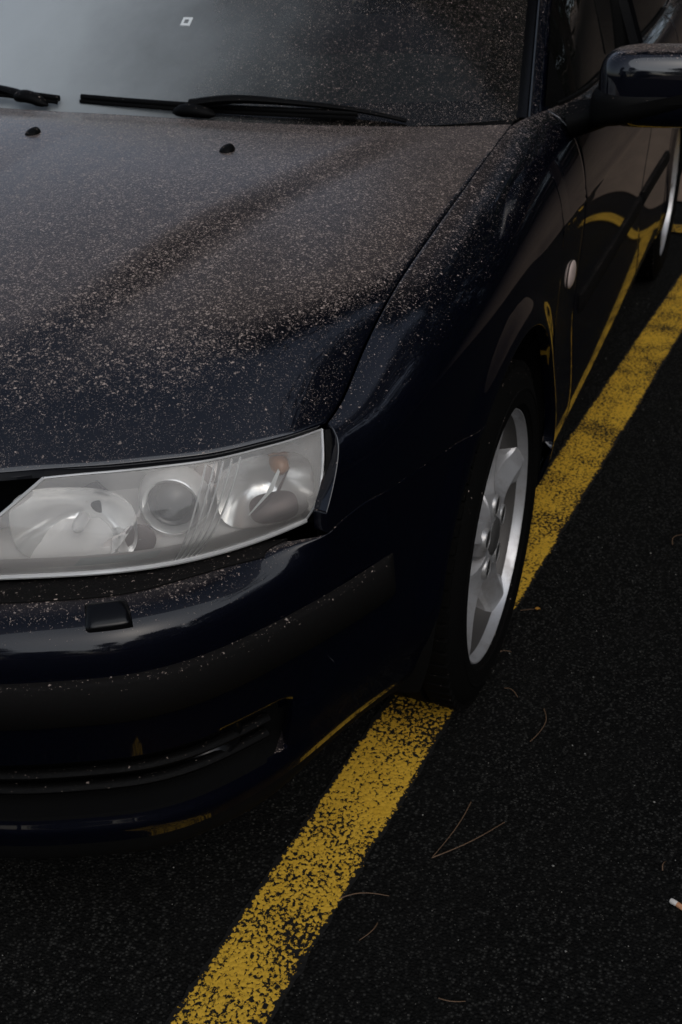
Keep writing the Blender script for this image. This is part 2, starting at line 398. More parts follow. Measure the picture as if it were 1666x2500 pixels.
HOOD = H
def hood_at(x, y):
    d = np.hypot(H[..., 0]-x, H[..., 1]-abs(y)); i = np.unravel_index(np.argmin(d), d.shape); return H[i]
full = np.concatenate([(H*[1, -1, 1])[:, :0:-1], H], axis=1)
full = flange(full, 'udlr', (0, 0, 1), .018, .002)
hood = sheet('hood', full, MAT['paint'], car, (0, 0, 1), 60)
# ---- body side: sections at stations along the car, evaluated anywhere
ST = [  # x, y0, z0, y_crease, z_crease, y mid, y low, y sill, y bottom
 (.60, .735, .70, .757, .64, .757, .757, .75, .72), (.507, .7402, .747, .785, .66, .788, .79, .785, .755), (.472, .7442, .759, .80, .68, .803, .805, .80, .77),
 (.414, .7442, .785, .818, .70, .823, .826, .82, .79), (.305, .7462, .834, .842, .735, .852, .858, .853, .82), (.145, .7462, .869, .860, .765, .872, .878, .872, .84),
 (-.065, .7462, .901, .866, .785, .876, .88, .874, .84), (-.209, .7442, .919, .867, .79, .874, .876, .872, .838), (-.447, .7432, .949, .868, .79, .869, .868, .867, .834),
 (-.6, .775, .952, .869, .79, .868, .867, .868, .832), (-1.2, .80, .948, .874, .79, .872, .871, .872, .836), (-1.9, .80, .958, .874, .79, .872, .871, .872, .836),
 (-2.6, .78, .978, .87, .795, .875, .876, .868, .835), (-3.2, .72, .985, .83, .80, .845, .845, .83, .79), (-3.55, .66, .98, .755, .80, .775, .775, .76, .72)]
ST = ST[::-1]
def stpts(s):
    x, y0, z0, yc, zc, y5, y6, y7, y8 = s; a, b = yc-y0, z0-zc
    return [(y0, z0), (y0+.40*a, z0-.12*b), (y0+.75*a, z0-.40*b), (y0+.93*a, z0-.72*b), (yc, zc), (y5, (zc+.5)/2), (y6, .5), (y7, .285), (y8, .195)]
STX = np.array([s[0] for s in ST]); STP = np.array([stpts(s) for s in ST])
AX, AZ, AR = -.005, .335, .366                             # front wheel arch
BX = -2.68
def section(x, n=160):
    c = nspline(STX, STP, np.array([x]))[0]
    p = curve(c, n); y, z = p[:, 0], p[:, 1]
    y = y+.0035*np.exp(-((z-.787)/.007)**2)*smooth(-.12, -.22, x)*(x > -3.1)       # thin ridge along the flank
    for ax in (AX, BX):
        r = np.hypot(x-ax, z-AZ); y = y+.010*smooth(AR+.06, AR+.004, r)*(z < .75)    # arch lip
    return y, z
def column(x, zt, zb, n, top=None):
    y, z = section(x); k = np.argsort(z)
    t = np.linspace(0, 1, n)**.8
    # sample by arc length between the two heights
    s = np.concatenate([[0], np.cumsum(np.hypot(np.diff(y), np.diff(z)))])
    s0 = np.interp(zt, z[k], s[k]); s1 = np.interp(zb, z[k], s[k])
    q = s0+(s1-s0)*np.linspace(0, 1, n)
    return np.stack([np.full(n, x), np.interp(q, s, y), np.interp(q, s, z)], -1)
def side_y(x, z):
    y, zz = section(x); k = np.argsort(zz); return float(np.interp(z, zz[k], y[k]))
ztop = lambda x: float(nspline(STX, STP[:, 0, 1], np.array([x]))[0])
LE = np.array([(.507, .747), (.532, .712), (.559, .675), (.585, .640)])
SEAM = np.array([(.195, .630), (.30, .637), (.40, .640), (.50, .637), (.566, .626), (.59, .622)])
def fend_zt(x): return ztop(x) if x <= .507 else float(np.interp(x, LE[:, 0], LE[:, 1]))
def arch_z(x, ax): return AZ+math.sqrt(max(AR**2-(x-ax)**2, 0))
def fend_zb(x):
    if x > AX+.21: return float(np.interp(x, SEAM[:, 0], SEAM[:, 1]))+.0025
    if x > AX-AR: return arch_z(x, AX)
    return .205
xs = list(np.linspace(.574, .51, 12))+list(np.linspace(.507, AX+.212, 44))
xs += [AX+AR*math.cos(a) for a in np.linspace(math.acos(.209/AR), math.pi*.999, 70)]+[AX-AR-.0005]
xs += list(np.linspace(AX-AR-.006, -.597, 26))
F = np.array([column(x, fend_zt(x)-.0008, fend_zb(x), 70) for x in xs])
gc = curve(GAP, 600); tt = np.clip(1-np.linspace(0, 1, 70)/.45, 0, 1)**2
for i_, x in enumerate(xs):                              # hold an even gap along the hood
    if -.4465 <= x <= .507:
        o_ = np.argsort(gc[:, 0]); gy, gz = np.interp(x, gc[o_, 0], gc[o_, 1])+.0030, np.interp(x, gc[o_, 0], gc[o_, 2])-.0006
        dl_ = np.array((0, gy-F[i_, 0, 1], gz-F[i_, 0, 2])); F[i_] += tt[:, None]*dl_
F = flange(F, 'udlr', (0, 1, .3), .02, .0018)
fm = MB().grid(F); fenders = pair('front_fender', fm, MAT['fenderpaint'], car, (0, 1, .3), 60)
def side_panel(name, x0, x1, zb, arch=None, n=60, zt=None):
    xs = np.linspace(x0, x1, n)
    if arch is not None: xs = np.unique(np.concatenate([xs, [arch+AR*math.cos(a) for a in np.linspace(.001, math.pi*.999, 60)]]))[::-1]
    cols = []
    for x in xs:
        b = zb
        if arch is not None and abs(x-arch) < AR: b = arch_z(x, arch)
        cols.append(column(x, (ztop(x) if zt is None else zt)-.001, b, 70))
    G = flange(np.array(cols), 'udlr', (0, 1, .2), .02, .0018)
    return pair(name, MB().grid(G), MAT['paint'], car, (0, 1, .2), 60)
fdoors = side_panel('front_door', -.603, -1.615, .262)
rdoors = side_panel('rear_door', -1.621, -2.28, .262)
quart = side_panel('rear_quarter', -2.286, -3.54, .262, BX, 60)
# sills
S = np.array([[(x, side_y(x, z)-.004+o, z) for (z, o) in ((.255, -.002), (.245, 0), (.22, .0), (.19, -.012), (.172, -.05))] for x in np.linspace(-.375, -2.31, 30)])
pair('sill', MB().grid(flange(S, 'u', (0, 1, 0), .02, .002)), MAT['paint'], car, (0, 1, 0))
# protective strips on the doors
def dstrip(x0, x1, par):
    rows = []
    for i, x in enumerate(np.linspace(x0, x1, 40)):
        e = min(1, min(abs(x-x0), abs(x-x1))/.012+.15)
        rows.append([(x, side_y(x, z)+o*e-.001, z) for z, o in ((.560, 0), (.558, .007), (.548, .011), (.528, .011), (.518, .007), (.516, 0))])
    for i, m in enumerate((MB().grid(np.array(rows)), MB().grid(np.array(rows)).mirrored())):
        m.build('protection_strip', MAT['strip'], par[i], 50)
dstrip(-.66, -1.60, fdoors); dstrip(-1.635, -2.24, rdoors)
# side markers on the fenders
mk = MB(); cx, cz = -.50, .655; yy = side_y(cx, cz); G = []
for i in range(9):
    r = math.sin(i/8*math.pi/2); row = []
    for j in range(28):
        a = 2*math.pi*j/28; px, pz = math.cos(a), math.sin(a)
        x = cx+.036*r*math.copysign(abs(px)**.85, px); z = cz+.029*r*math.copysign(abs(pz)**.75, pz)+.012*r*px*.5
        row.append((x, side_y(x, z)+.0075*math.sqrt(max(0, 1-r*r))+.0015, z))
    G.append(row)
mk.grid(np.array(G), closed_v=True); pair('side_marker', mk, MAT['amberlens'], car, (0, 1, 0), 60, fenders)

# ---- front bumper
CT = [(.965, 0), (.958, .15), (.935, .30), (.907, .42), (.89, .468), (.858, .537), (.820, .604), (.765, .662), (.682, .714), (.585, .757), (.49, .799), (.40, .836), (.335, .862)]
A = [(.85, 0, .60), (.846, .15, .60), (.825, .30, .603), (.788, .42, .604), (.768, .463, .604), (.735, .530, .605), (.698, .588, .606), (.652, .637, .608), (.605, .683, .611), (.562, .742, .6215), (.50, .784, .634), (.40, .826, .637), (.20, .856, .628)]
RW = [(-.062, .607), (-.042, .602), (-.018, .588), (-.0045, .564), (0, .530), (-.001, .47), (-.005, .44), (-.013, .39), (-.022, .33), (-.026, .285), (-.021, .272), (-.023, .252), (-.038, .208), (-.085, .186)]
RO = [(-.002, .611), (-.002, .600), (-.001, .582), (0, .558), (0, .530), (0, .47), (-.002, .44), (-.008, .39), (-.014, .33), (-.02, .285), (-.021, .268), (-.024, .25), (-.034, .208), (-.075, .186)]
ct = np.array(CT); tn = np.gradient(np.concatenate([[ct[1]*[1, -1]], ct]), axis=0)[1:]; nr = np.stack([tn[:, 1], -tn[:, 0]], -1); nr /= np.linalg.norm(nr, axis=1, keepdims=True)
B = []
for c in range(13):
    w = float(smooth(7.2, 9.6, c)); col = [A[c]]
    for (o, z), (o2, z2) in zip(RW, RO):
        oo, zz = o*(1-w)+o2*w, z*(1-w)+z2*w
        if c < 9: p = ct[c]+nr[c]*oo; col.append((p[0], p[1], zz))
        else:
            x = ct[c][0] if c < 12 else AX+math.sqrt(max(AR**2-(zz-AZ)**2, .01))
            k = .5 if c == 9 else 1.; y = (ct[c][1]*(1-k)+side_y(min(x, .58), zz)*k) if c < 12 else side_y(x, zz)
            col.append((x, y+oo, zz))
    if c >= 9: col[0] = (A[c][0], side_y(min(A[c][0], .585), A[c][2])-.001, A[c][2])
    B.append(col)
B = np.array(B); BF = np.concatenate([(B*[1, -1, 1])[:0:-1], B])
BU, BV = chord(BF), chord(BF.transpose(1, 0, 2))
cpar = lambda c: float(np.interp(12+c, np.arange(25), BU)); rpar = lambda r: float(np.interp(r, np.arange(15), BV))
def bump_eval(cs, rs): return patch(BF, 0, 0, [cpar(c) for c in cs], [rpar(r) for r in rs])
cs = np.linspace(-12, 12, 193); rs = np.concatenate([np.linspace(0, 4, 32), np.linspace(4.2, 14, 90)])
BG = bump_eval(cs, rs)
for i_ in range(BG.shape[0]):
    for j_ in range(BG.shape[1]):
        x_, y_, z_ = BG[i_, j_]; w_ = float(smooth(.605, .55, x_))*float(smooth(.30, .42, z_))
        if w_ > 0 and z_ > .2:
            zt_ = float(np.interp(x_, SEAM[:, 0], SEAM[:, 1]))-.002; za_ = BG[i_, 0, 2] if j_ else z_
            if z_ > .56 and j_ > 0: z_ = z_+(.56+(z_-.56)*(zt_-.56)/max(za0-.56, .02)-z_)*w_
            if j_ == 0: za0 = z_; z_ = z_+(zt_-z_)*w_
            ys_ = side_y(min(x_, .59), z_)-.0012
            BG[i_, j_, 1] += (math.copysign(ys_, y_)-y_)*w_; BG[i_, j_, 2] = z_
        elif j_ == 0: za0 = z_
nb = gnormals(BG); nb *= np.sign((nb*[1, 0, 0]).sum())
W = (smooth(.395, .388, BG[..., 2])*smooth(.292, .299, BG[..., 2]))*smooth(8.45, 8.25, np.abs(cs))[:, None]
BG = BG-np.stack([W*.045, W*0*BG[..., 1], W*0], -1)-nb*np.array([1, 1, 0])*W[..., None]*.01
BG = flange(BG, 'udlr', (1, 0, .3), .02, .0018)
bumper = sheet('front_bumper', BG, MAT['bumperpaint'], car, (1, 0, 0), 50)
bumper.data.materials.append(MAT['liner'])
for p_ in bumper.data.polygons:
    c_ = p_.center
    if c_[2] < .246: p_.material_index = 1
    elif .288 < c_[2] < .400 and abs(c_[1]) < .700 and c_[0] > .55: p_.material_index = 1
# rub strip
def prof_strip(cmax):
    rows = []
    for c in np.linspace(-cmax, cmax, 161):
        e = min(1., (cmax-abs(c))/.25+.05); z0 = .002
        p = bump_eval([c], [4.86, 5.0, 5.4, 6.0, 6.25])[0]; n = np.array([p[2][0]-.3, p[2][1]*.9, 0]); n /= np.linalg.norm(n)
        q = [p[0]+n*.000, p[0]+n*.007*e+[0, 0, -.001], p[0]+n*.012*e+[0, 0, -.005], p[2]+n*.0145*e, p[3]+n*.012*e+[0, 0, .004], p[3]+n*.006*e, p[4]+n*0]
        rows.append(q)
    return np.array(rows)
sheet('rub_strip', prof_strip(10.45), MAT['strip'], bumper, (1, 0, 0), 60)
# dirty ledge seal between lamp and bumper
def ledge(c0, c1):
    r = bump_eval(np.linspace(c0, c1, 60), [.02, .35, .7, .98]); r[..., 2] += .0025; return r
for s in (1, -1):
    Gx = ledge(2.6*s, 8.35*s); Gx = flange(Gx, 'udlr', (0, 0, 1), .004, .001)
    sheet('lamp_sill', Gx, MAT['strip'], bumper, (0, 0, 1), 60)
# headlamp washer cover
for s in (1, -1):
    G = bump_eval(np.linspace(5.40, 6.16, 14)*s, np.linspace(1.45, 3.0, 12)); n = gnormals(G); n *= np.sign((n*[1, 0, .5]).sum())
    iu = np.abs(np.linspace(-1, 1, 14))[:, None]; iv = np.abs(np.linspace(-1, 1, 12))[None]
    d = np.clip(1-(iu**7+iv**7), 0, 1)**.35
    G = G+n*(d*.007-.0005)[..., None]
    keep = G
    mbx = MB().grid(keep); me = mbx.mesh('washer_cover', 60); orient(me, (1, 0, .5)); obj('washer_cover', me, MAT['gloss'], bumper)
# slats and fog lamps in the lower opening
for k, rr in enumerate((8.05, 8.55, 9.05)):
    p = bump_eval(np.linspace(-8.1, 8.1, 90), [rr])[:, 0]; p[:, 0] -= .022; p[:, 1] *= .985
    MB().tube(p, .0065, 8, 1.4).build('grille_slat', MAT['black'], bumper, 60)
for s in (1, -1):
    p = bump_eval([7.15*s], [8.4])[0, 0]; d = Vector((.75, .55*s, 0)).normalized(); fx = MB()
    fx.lathe([(.0, -.012), (.02, -.010), (.034, -.004), (.040, .004), (.046, .006), (.050, .002), (.050, -.03)], 36)
    o = fx.build('fog_lamp', MAT['gloss'], bumper, 40); o.rotation_euler = Vector(d).to_track_quat('Y', 'Z').to_euler(); o.location = (p[0]-.030, p[1]-.022*s, p[2]-.0)
# grille above the bumper (mostly out of frame)
for k in range(4):
    yy = np.linspace(-.27, .27, 30); zz = .625+k*.027
    MB().tube(np.stack([.853-.016*k/3-.35*yy**2, yy, np.full(30, zz)], -1), .006, 8, 1.5).build('grille_bar', MAT['black'], bumper, 60)

# ---- headlamps
LT = np.array([(.737, .461, .733), (.712, .505, .734), (.688, .550, .735), (.661, .595, .736), (.631, .638, .737), (.589, .678, .738), (.545, .711, .738), (.509, .7315, .738)])
LB = np.array([(.836, .31, .612), (.797, .40, .613), (.765, .472, .613), (.731, .542, .614), (.688, .608, .616), (.634, .664, .619), (.588, .700, .622), (.556, .7235, .626)])
mid = (LT+LB)/2; dl = np.gradient(mid, axis=0); nl = np.stack([dl[:, 1], -dl[:, 0], dl[:, 0]*0], -1); nl /= np.linalg.norm(nl, axis=1, keepdims=True)
if nl[3, 0] < 0: nl = -nl
LC = np.array([LT, LT*.72+LB*.28+nl*.013, mid+nl*.018, LT*.28+LB*.72+nl*.017, LB])
def lens_eval(us, vs, off=0.):
    G = patch(LC, 0, 0, vs, us)
    if np.any(np.asarray(off) != 0):
        n = gnormals(G) if G.shape[0] > 1 and G.shape[1] > 1 else nlen(us); G = G+n*off
    return G
LG = patch(LC, 30, 70)
ln = gnormals(LG); 
if (ln*[1, .4, .2]).sum() < 0: ln = -ln
def lp(uf, vf, off=0.):
    """a point on (or behind) the lens; uf 0 inner .. 1 outer, vf 0 top .. 1 bottom"""
    i, j = vf*29, uf*69; i0, j0 = int(min(max(i, 0), 28)), int(min(max(j, 0), 68)); a, b = i-i0, j-j0
    f = lambda Q: (Q[i0, j0]*(1-a)*(1-b)+Q[i0+1, j0]*a*(1-b)+Q[i0, j0+1]*(1-a)*b+Q[i0+1, j0+1]*a*b)
    n = f(ln); return f(LG)+n/np.linalg.norm(n)*off
def two(name, mb, mat, parents, ref=None, sharp=40): return pair(name, mb, mat, None, ref, sharp, parents)
# housing: an open tub behind the lens, silver inside
tub = []
for f, dep in ((1.0, -.001), (1.0, -.02), (.96, -.055), (.80, -.085), (.0, -.095)):
    loop = []
    for k in range(96):
        q = k/96*4
        if q < 1: uf, vf = q, 0
        elif q < 2: uf, vf = 1, q-1
        elif q < 3: uf, vf = 3-q, 1
        else: uf, vf = 0, 4-q
        uf, vf = .5+(uf-.5)*f, .5+(vf-.5)*f; loop.append(lp(uf, vf, dep))
    tub.append(loop)
lamps = pair('headlamp', MB().grid(np.array(tub), closed_v=True), MAT['dullchrome'], car, None, 40)
two('lens', MB().grid(LG), MAT['lens'], lamps, (1, .5, .2), 80)
# bright moulded lip along the bottom edge and rails along top and ends
us = np.linspace(0, 1, 60)
def rail(pts, r, name, mat, n=8): two(name, MB().tube(pts, r, n), mat, lamps)
rail([lp(x, .985, .0015) for x in us], .0034, 'lens_lip', MAT['clearlip'])
rail([lp(x, .0, .0) for x in us], .0016, 'lens_top_edge', MAT['clearlip'])
rail([lp(1, x, .000) for x in np.linspace(0, 1, 30)], .0020, 'lens_end_edge', MAT['clearlip'])
rail([lp(0, x, .0) for x in np.linspace(0, 1, 30)], .0024, 'lens_inner_edge', MAT['clearlip'])
# rubber frame at the outer end
fr = [[lp(1, x, .002)+np.array(d) for d in ((.001, .003, 0), (-.002, .008, .0), (-.006, .0125, 0), (-.012, .0155, -.001), (-.02, .016, -.002))] for x in np.linspace(-.0, 1.0, 24)]
two('lamp_seal', MB().grid(np.array(fr)), MAT['black'], lamps, (0, 1, 0))
# moulded ribs on the lens
for k in range(5):
    a, b = .590+.031*k, .603+.0125*k
    p = [lp(a+(b-a)*t, .03+.95*t, -.0012) for t in np.linspace(0, 1, 24)]
    two('lens_rib', MB().tube(p, .0014, 6), MAT['clearlip'], lamps)
def bowl(c, ax, upv, rx, rz, depth, n=40, m=14, pw=2., rim=0.):
    """concave reflector, opening towards ax"""
    ax = np.array(ax)/np.linalg.norm(ax); s = np.cross(upv, ax); s /= np.linalg.norm(s); w = np.cross(ax, s); G = []
    for i in range(m+1):
        r = i/m; row = []
        for j in range(n):
            a = 2*math.pi*j/n; cx_, sz_ = math.cos(a), math.sin(a)
            q = (abs(cx_)**3+abs(sz_)**3)**(-1/3)*.9
            row.append(np.array(c)+s*rx*r*cx_*q+w*rz*r*sz_*q-ax*depth*(1-r**pw))
        G.append(row)
    if rim: G.append([p+np.array(ax)*rim for p in G[-1]])
    return np.array(G)
axl = (1, .35, .12)
MAT['reflector'] = P('reflector', (.96, .96, .95), .15, .62)
MAT['satin'] = P('satin_bezel', (.90, .86, .85), .3, .15)
MAT['dusky'] = P('dusky_panel', (.16, .125, .12), .45, .3)
def insert(name, mb, mat, ref=None): return two(name, mb, mat, lamps, ref, 50)
insert('main_beam_reflector', MB().grid(bowl(lp(.26, .50, -.028), axl, (0, 0, 1), .088, .058, .060, 48, 16, 2.), closed_v=True), MAT['reflector'])
pc = np.array(lp(.26, .44, -.068)); axn = np.array(axl)/np.linalg.norm(axl)
insert('main_beam_bulb', MB().tube([pc, pc+axn*.02, pc+axn*.034, pc+axn*.040], [.008, .0085, .007, .002], 14), MAT['dullchrome'])
# bezel sheets between the lights, following the lens
def bez(u0, u1, v0, v1, off, wob=0.):
    return np.array([[lp(a, b, off+wob*math.sin(math.pi*(a-u0)/(u1-u0))*math.sin(math.pi*(b-v0)/(v1-v0))) for a in np.linspace(u0, u1, 22)] for b in np.linspace(v0, v1, 22)])
Gb = bez(.425, .655, .01, .99, -.040, -.012)
insert('projector_bezel', MB().grid(Gb), MAT['satin'], (1, .4, 0))
insert('bezel_edge', MB().grid(np.array([[lp(.435, b, o) for o in (-.012, -.025, -.041, -.06)] for b in np.linspace(.02, .86, 20)])), MAT['reflector'])
insert('lower_shelf', MB().grid(bez(.03, .62, .84, .99, -.012, .0)), MAT['satin'], (1, .4, 0))
insert('shelf_pad', MB().grid(bez(.36, .56, .855, .965, -.0095, .001)), MAT['white'], (1, .4, 0))
# projector: ring and dark glass ball
pc = np.array(lp(.522, .36, -.030))
def disc(c, ax, prof, n=44):
    ax = np.array(ax)/np.linalg.norm(ax); s = np.cross((0, 0, 1), ax); s /= np.linalg.norm(s); w = np.cross(ax, s)
    return np.array([[np.array(c)+(s*math.cos(2*math.pi*j/n)+w*math.sin(2*math.pi*j/n))*r+ax*y for j in range(n)] for r, y in prof])
insert('projector_ring', MB().grid(disc(pc, axl, [(.031, -.03), (.0325, .006), (.036, .009), (.0395, .006), (.043, -.004), (.047, -.02)]), closed_v=True), MAT['reflector'])
MAT['ball'] = P('projector_glass', (.010, .012, .012), .08, 0, .35, 0)
insert('projector_glass', MB().grid(disc(pc, axl, [(.0005, .013), (.008, .0125), (.016, .010), (.024, .005), (.030, -.002), (.032, -.008)]), closed_v=True), MAT['ball'])
# small dark vents under and over the projector
for a, b, s1 in ((.50, .80, .020), (.60, .10, .014)):
    insert('bezel_vent', MB().grid(disc(np.array(lp(a, b, -.030)), axl, [(.0005, .003), (s1*.6, .003), (s1, 0)], 20)*1., closed_v=True), MAT['dusky'])
# turn signal: faceted bowl, amber bulb, dusky oval standing in for a reflection
tb = bowl(lp(.835, .46, -.022), (1, .9, .1), (0, 0, 1), .072, .055, .050, 60, 20, 2.)
for j in range(60):
    for i in range(21): tb[i, j] += np.array((.0, .0, 0.))+np.array((1, .9, 0))*.0009*math.cos(j*math.pi)*(i/20)
insert('turn_signal_reflector', MB().grid(tb, closed_v=True), MAT['reflector'])
pb = np.array(lp(.885, .16, -.040)); d2 = np.array((1, .9, -.2)); d2 /= np.linalg.norm(d2)
insert('turn_signal_bulb', MB().tube([pb, pb+d2*.012, pb+d2*.022, pb+d2*.027], [.011, .0125, .0095, .002], 14), MAT['orange'])
G = bowl(lp(.88, .74, -.020), (1, .9, .9), (0, 0, 1), .036, .022, .006, 30, 6)
insert('signal_dark_reflection', MB().grid(G, closed_v=True), MAT['dusky'])  # dark reflection in the bowl, built as a dusky oval patch
G = np.array([[lp(a+.05*(1-b), b, -.030-.01*w) for w in (0, 1)] for a, b in ((.83, .20), (.81, .45), (.78, .72))]); G = np.array([[lp(x0+dx, b, -.020) for dx in (0, w)] for x0, b, w in ((.868, .24, .012), (.835, .48, .022), (.792, .73, .006))])
insert('signal_blade', MB().grid(G), MAT['white'], (1, .5, 0))
G = np.array([[lp(x0+dx, b, -.021) for dx in (0, w)] for x0, b, w in ((.905, .28, .006), (.868, .52, .016), (.812, .74, .010))])
insert('signal_shade', MB().grid(G), MAT['dusky'], (1, .5, 0))

# ---- washer jets on the hood
for x, y in ((-.075, -.07), (-.062, .334)):
    p = hood_at(x, y); G = []
    for i in range(9):
        r = math.sin(i/8*math.pi/2); h = math.cos(i/8*math.pi/2)
        G.append([(x-.002+.019*r*math.cos(a), y+.0125*r*math.sin(a)*(1+.25*math.cos(a)), p[2]-.001+.0105*h*(1-.35*math.cos(a)*r)) for a in np.linspace(0, 2*math.pi, 24, endpoint=False)])
    MB().grid(np.array(G), closed_v=True).build('washer_jet', MAT['black'], hood, 60)

# ---- windscreen, roof, pillars, glass
WB = [(-.36, 0, .925), (-.372, .2, .926), (-.407, .4, .930), (-.462, .59, .937), (-.525, .738, .945)]
WM = [(-.71, 0, 1.195), (-.722, .2, 1.194), (-.76, .4, 1.188), (-.815, .56, 1.176), (-.868, .672, 1.160)]
WT = [(-1.10, 0, 1.405), (-1.11, .2, 1.402), (-1.14, .36, 1.394), (-1.19, .50, 1.378), (-1.245, .60, 1.356)]
mir = lambda R: [(x, -y, z) for x, y, z in R[:0:-1]]+list(R)
WS = np.array([mir(WB), mir(WM), mir(WT)])
wg = patch(WS, 40, 61)
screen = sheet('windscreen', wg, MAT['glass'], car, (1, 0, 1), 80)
wn_ = gnormals(wg); wn_ *= np.sign((wn_*[.5, 0, 1]).sum())
def ws_at(y, f, off=0.):
    j = int(np.argmin(np.abs(wg[int(f*39), :, 1]-y))); i = int(f*39); return wg[i, j]+wn_[i, j]*off
# black frit band round the glass
sheet('frit_band', wg[:, -4:]-wn_[:, -4:]*.003, MAT['liner'], screen, (1, 0, 1), 80)
sheet('frit_band', wg[:, :4]-wn_[:, :4]*.003, MAT['liner'], screen, (1, 0, 1), 80)
sheet('frit_band', wg[:4]-wn_[:4]*.004, MAT['liner'], screen, (1, 0, 1), 80)
roof = [mir(WT), mir([(-1.7, 0, 1.45), (-1.7, .2, 1.447), (-1.7, .36, 1.437), (-1.7, .50, 1.418), (-1.72, .585, 1.392)]), mir([(-2.35, 0, 1.40), (-2.35, .2, 1.397), (-2.35, .36, 1.388), (-2.36, .50, 1.368), (-2.37, .575, 1.34)])]
sheet('roof', flange(patch(roof, 24, 41)+[0, 0, .002], 'udlr', (0, 0, 1), .02), MAT['paint'], car, (0, 0, 1), 60)
rw = [mir([(-2.36, 0, 1.395), (-2.36, .2, 1.392), (-2.36, .36, 1.383), (-2.37, .50, 1.363), (-2.38, .57, 1.335)]), mir([(-2.98, 0, 1.07), (-2.975, .2, 1.068), (-2.96, .4, 1.06), (-2.93, .55, 1.045), (-2.90, .66, 1.03)])]
sheet('rear_window', patch(rw, 16, 31), MAT['sideglass'], car, (-1, 0, 1), 60)
bl = [mir([(-2.98, 0, 1.065), (-2.975, .2, 1.063), (-2.96, .4, 1.055), (-2.93, .56, 1.035), (-2.90, .70, .99)]), mir([(-3.3, 0, 1.045), (-3.3, .2, 1.043), (-3.29, .4, 1.035), (-3.28, .56, 1.015), (-3.27, .70, .985)]), mir([(-3.62, 0, 1.01), (-3.62, .2, 1.008), (-3.60, .4, 1.0), (-3.57, .54, .985), (-3.55, .66, .975)])]
sheet('boot_lid', flange(patch(bl, 16, 41), 'udlr', (0, 0, 1)), MAT['paint'], car, (0, 0, 1), 60)
rb = [mir([(-3.62, 0, 1.0), (-3.62, .2, .998), (-3.60, .4, .99), (-3.57, .54, .98), (-3.545, .66, .97)]), mir([(-3.68, 0, .80), (-3.675, .25, .80), (-3.65, .45, .80), (-3.60, .62, .80), (-3.545, .75, .80)]), mir([(-3.74, 0, .55), (-3.73, .25, .55), (-3.70, .5, .55), (-3.64, .66, .55), (-3.545, .77, .55)]), mir([(-3.70, 0, .26), (-3.69, .25, .26), (-3.66, .5, .26), (-3.61, .65, .26), (-3.545, .75, .26)])]
sheet('rear_bumper', patch(rb, 24, 41), MAT['paint'], car, (-1, 0, 0), 60)
# A pillars: seal, bright trim, painted pillar
edge = np.array([wg[i, -1] for i in range(40)]); en = np.array([wn_[i, -1] for i in range(40)])
out = np.array([0, 1., 0])
def strip(offs, name, mat, i0=0): return pair(name, MB().grid(np.array([[edge[i]+np.array(o) for o in offs] for i in range(i0, 40)])), mat, car, (.3, 1, .5), 40)
strip([(0, -.004, .002), (-.004, .006, .003), (-.010, .014, .001), (-.012, .016, -.01)], 'windscreen_seal', MAT['gloss'])
pair('pillar_trim', MB().tube([edge[i]+np.array((-.012, .018, .003)) for i in range(40)], .0020, 8), MAT['trim'], car)
strip([(-.012, .017, -.010), (-.014, .021, .000), (-.030, .030, .002), (-.055, .040, -.003), (-.085, .048, -.016), (-.10, .049, -.03)], 'a_pillar', MAT['paint'])
# side glass and frames
def belt(x): return (x, float(nspline(STX, STP[:, 0, 0], np.array([x]))[0])-.006, ztop(x)-.002)
def topx(x):
    t = np.clip((x+.70)/(-1.32+.70), 0, 1)
    b = np.array(belt(x)); 
    e = edge[int(np.clip(np.interp(-x, -edge[:, 0], np.arange(40)), 0, 39))]+np.array((-.08, .045, -.02)) if x > -1.25 else np.array((x, .625-.02*abs(x+1.7), 1.385-.06*abs(x+1.75)**1.5))
    return np.array((x, e[1], max(e[2], b[2]+.002)))
def sglass(x0, x1, name, par):
    G = []
    for x in np.linspace(x0, x1, 40):
        b, t = np.array(belt(x)), topx(x); n = np.array((0, t[2]-b[2], b[1]-t[1])); n /= np.linalg.norm(n)+1e-9
        G.append([b+(t-b)*f+n*.012*math.sin(math.pi*f)*min(1, (t[2]-b[2])*3) for f in np.linspace(0, 1, 14)])
    pair(name, MB().grid(np.array(G)), MAT['sideglass'], None, (0, 1, .3), 60, par)
sglass(-.72, -1.60, 'side_window', fdoors); sglass(-1.63, -2.45, 'side_window', rdoors)
for x in (-1.615,):
    b, t = np.array(belt(x)), topx(x)
    pair('b_pillar', MB().tube([b+(t-b)*f+[0, .008, 0] for f in np.linspace(0, 1, 8)], .03, 8, 1.), MAT['gloss'], car)
G = [[np.array(belt(x))+(topx(x)-np.array(belt(x)))*f+[0, .004, 0] for f in np.linspace(0, 1, 5)] for x in np.linspace(-.60, -.725, 8)]
pair('mirror_sail', MB().grid(np.array(G)), MAT['black'], None, (0, 1, .2), 60, fdoors)
pair('belt_moulding', MB().tube([np.array(belt(x))+[0, .005, .002] for x in np.linspace(-.66, -2.42, 50)], .006, 8), MAT['black'], car)
G = []
for x in np.linspace(-2.43, -2.95, 14):
    b = np.array((x, belt(x)[1], belt(x)[2])); f0 = (x+2.43)/(-.52); t = np.array((x, .58*(1-f0)+.66*f0, 1.335*(1-f0)+1.02*f0)); G.append([b+(t-b)*f for f in np.linspace(0, 1, 8)])
pair('c_pillar', MB().grid(np.array(G)), MAT['paint'], car, (0, 1, .3), 60)
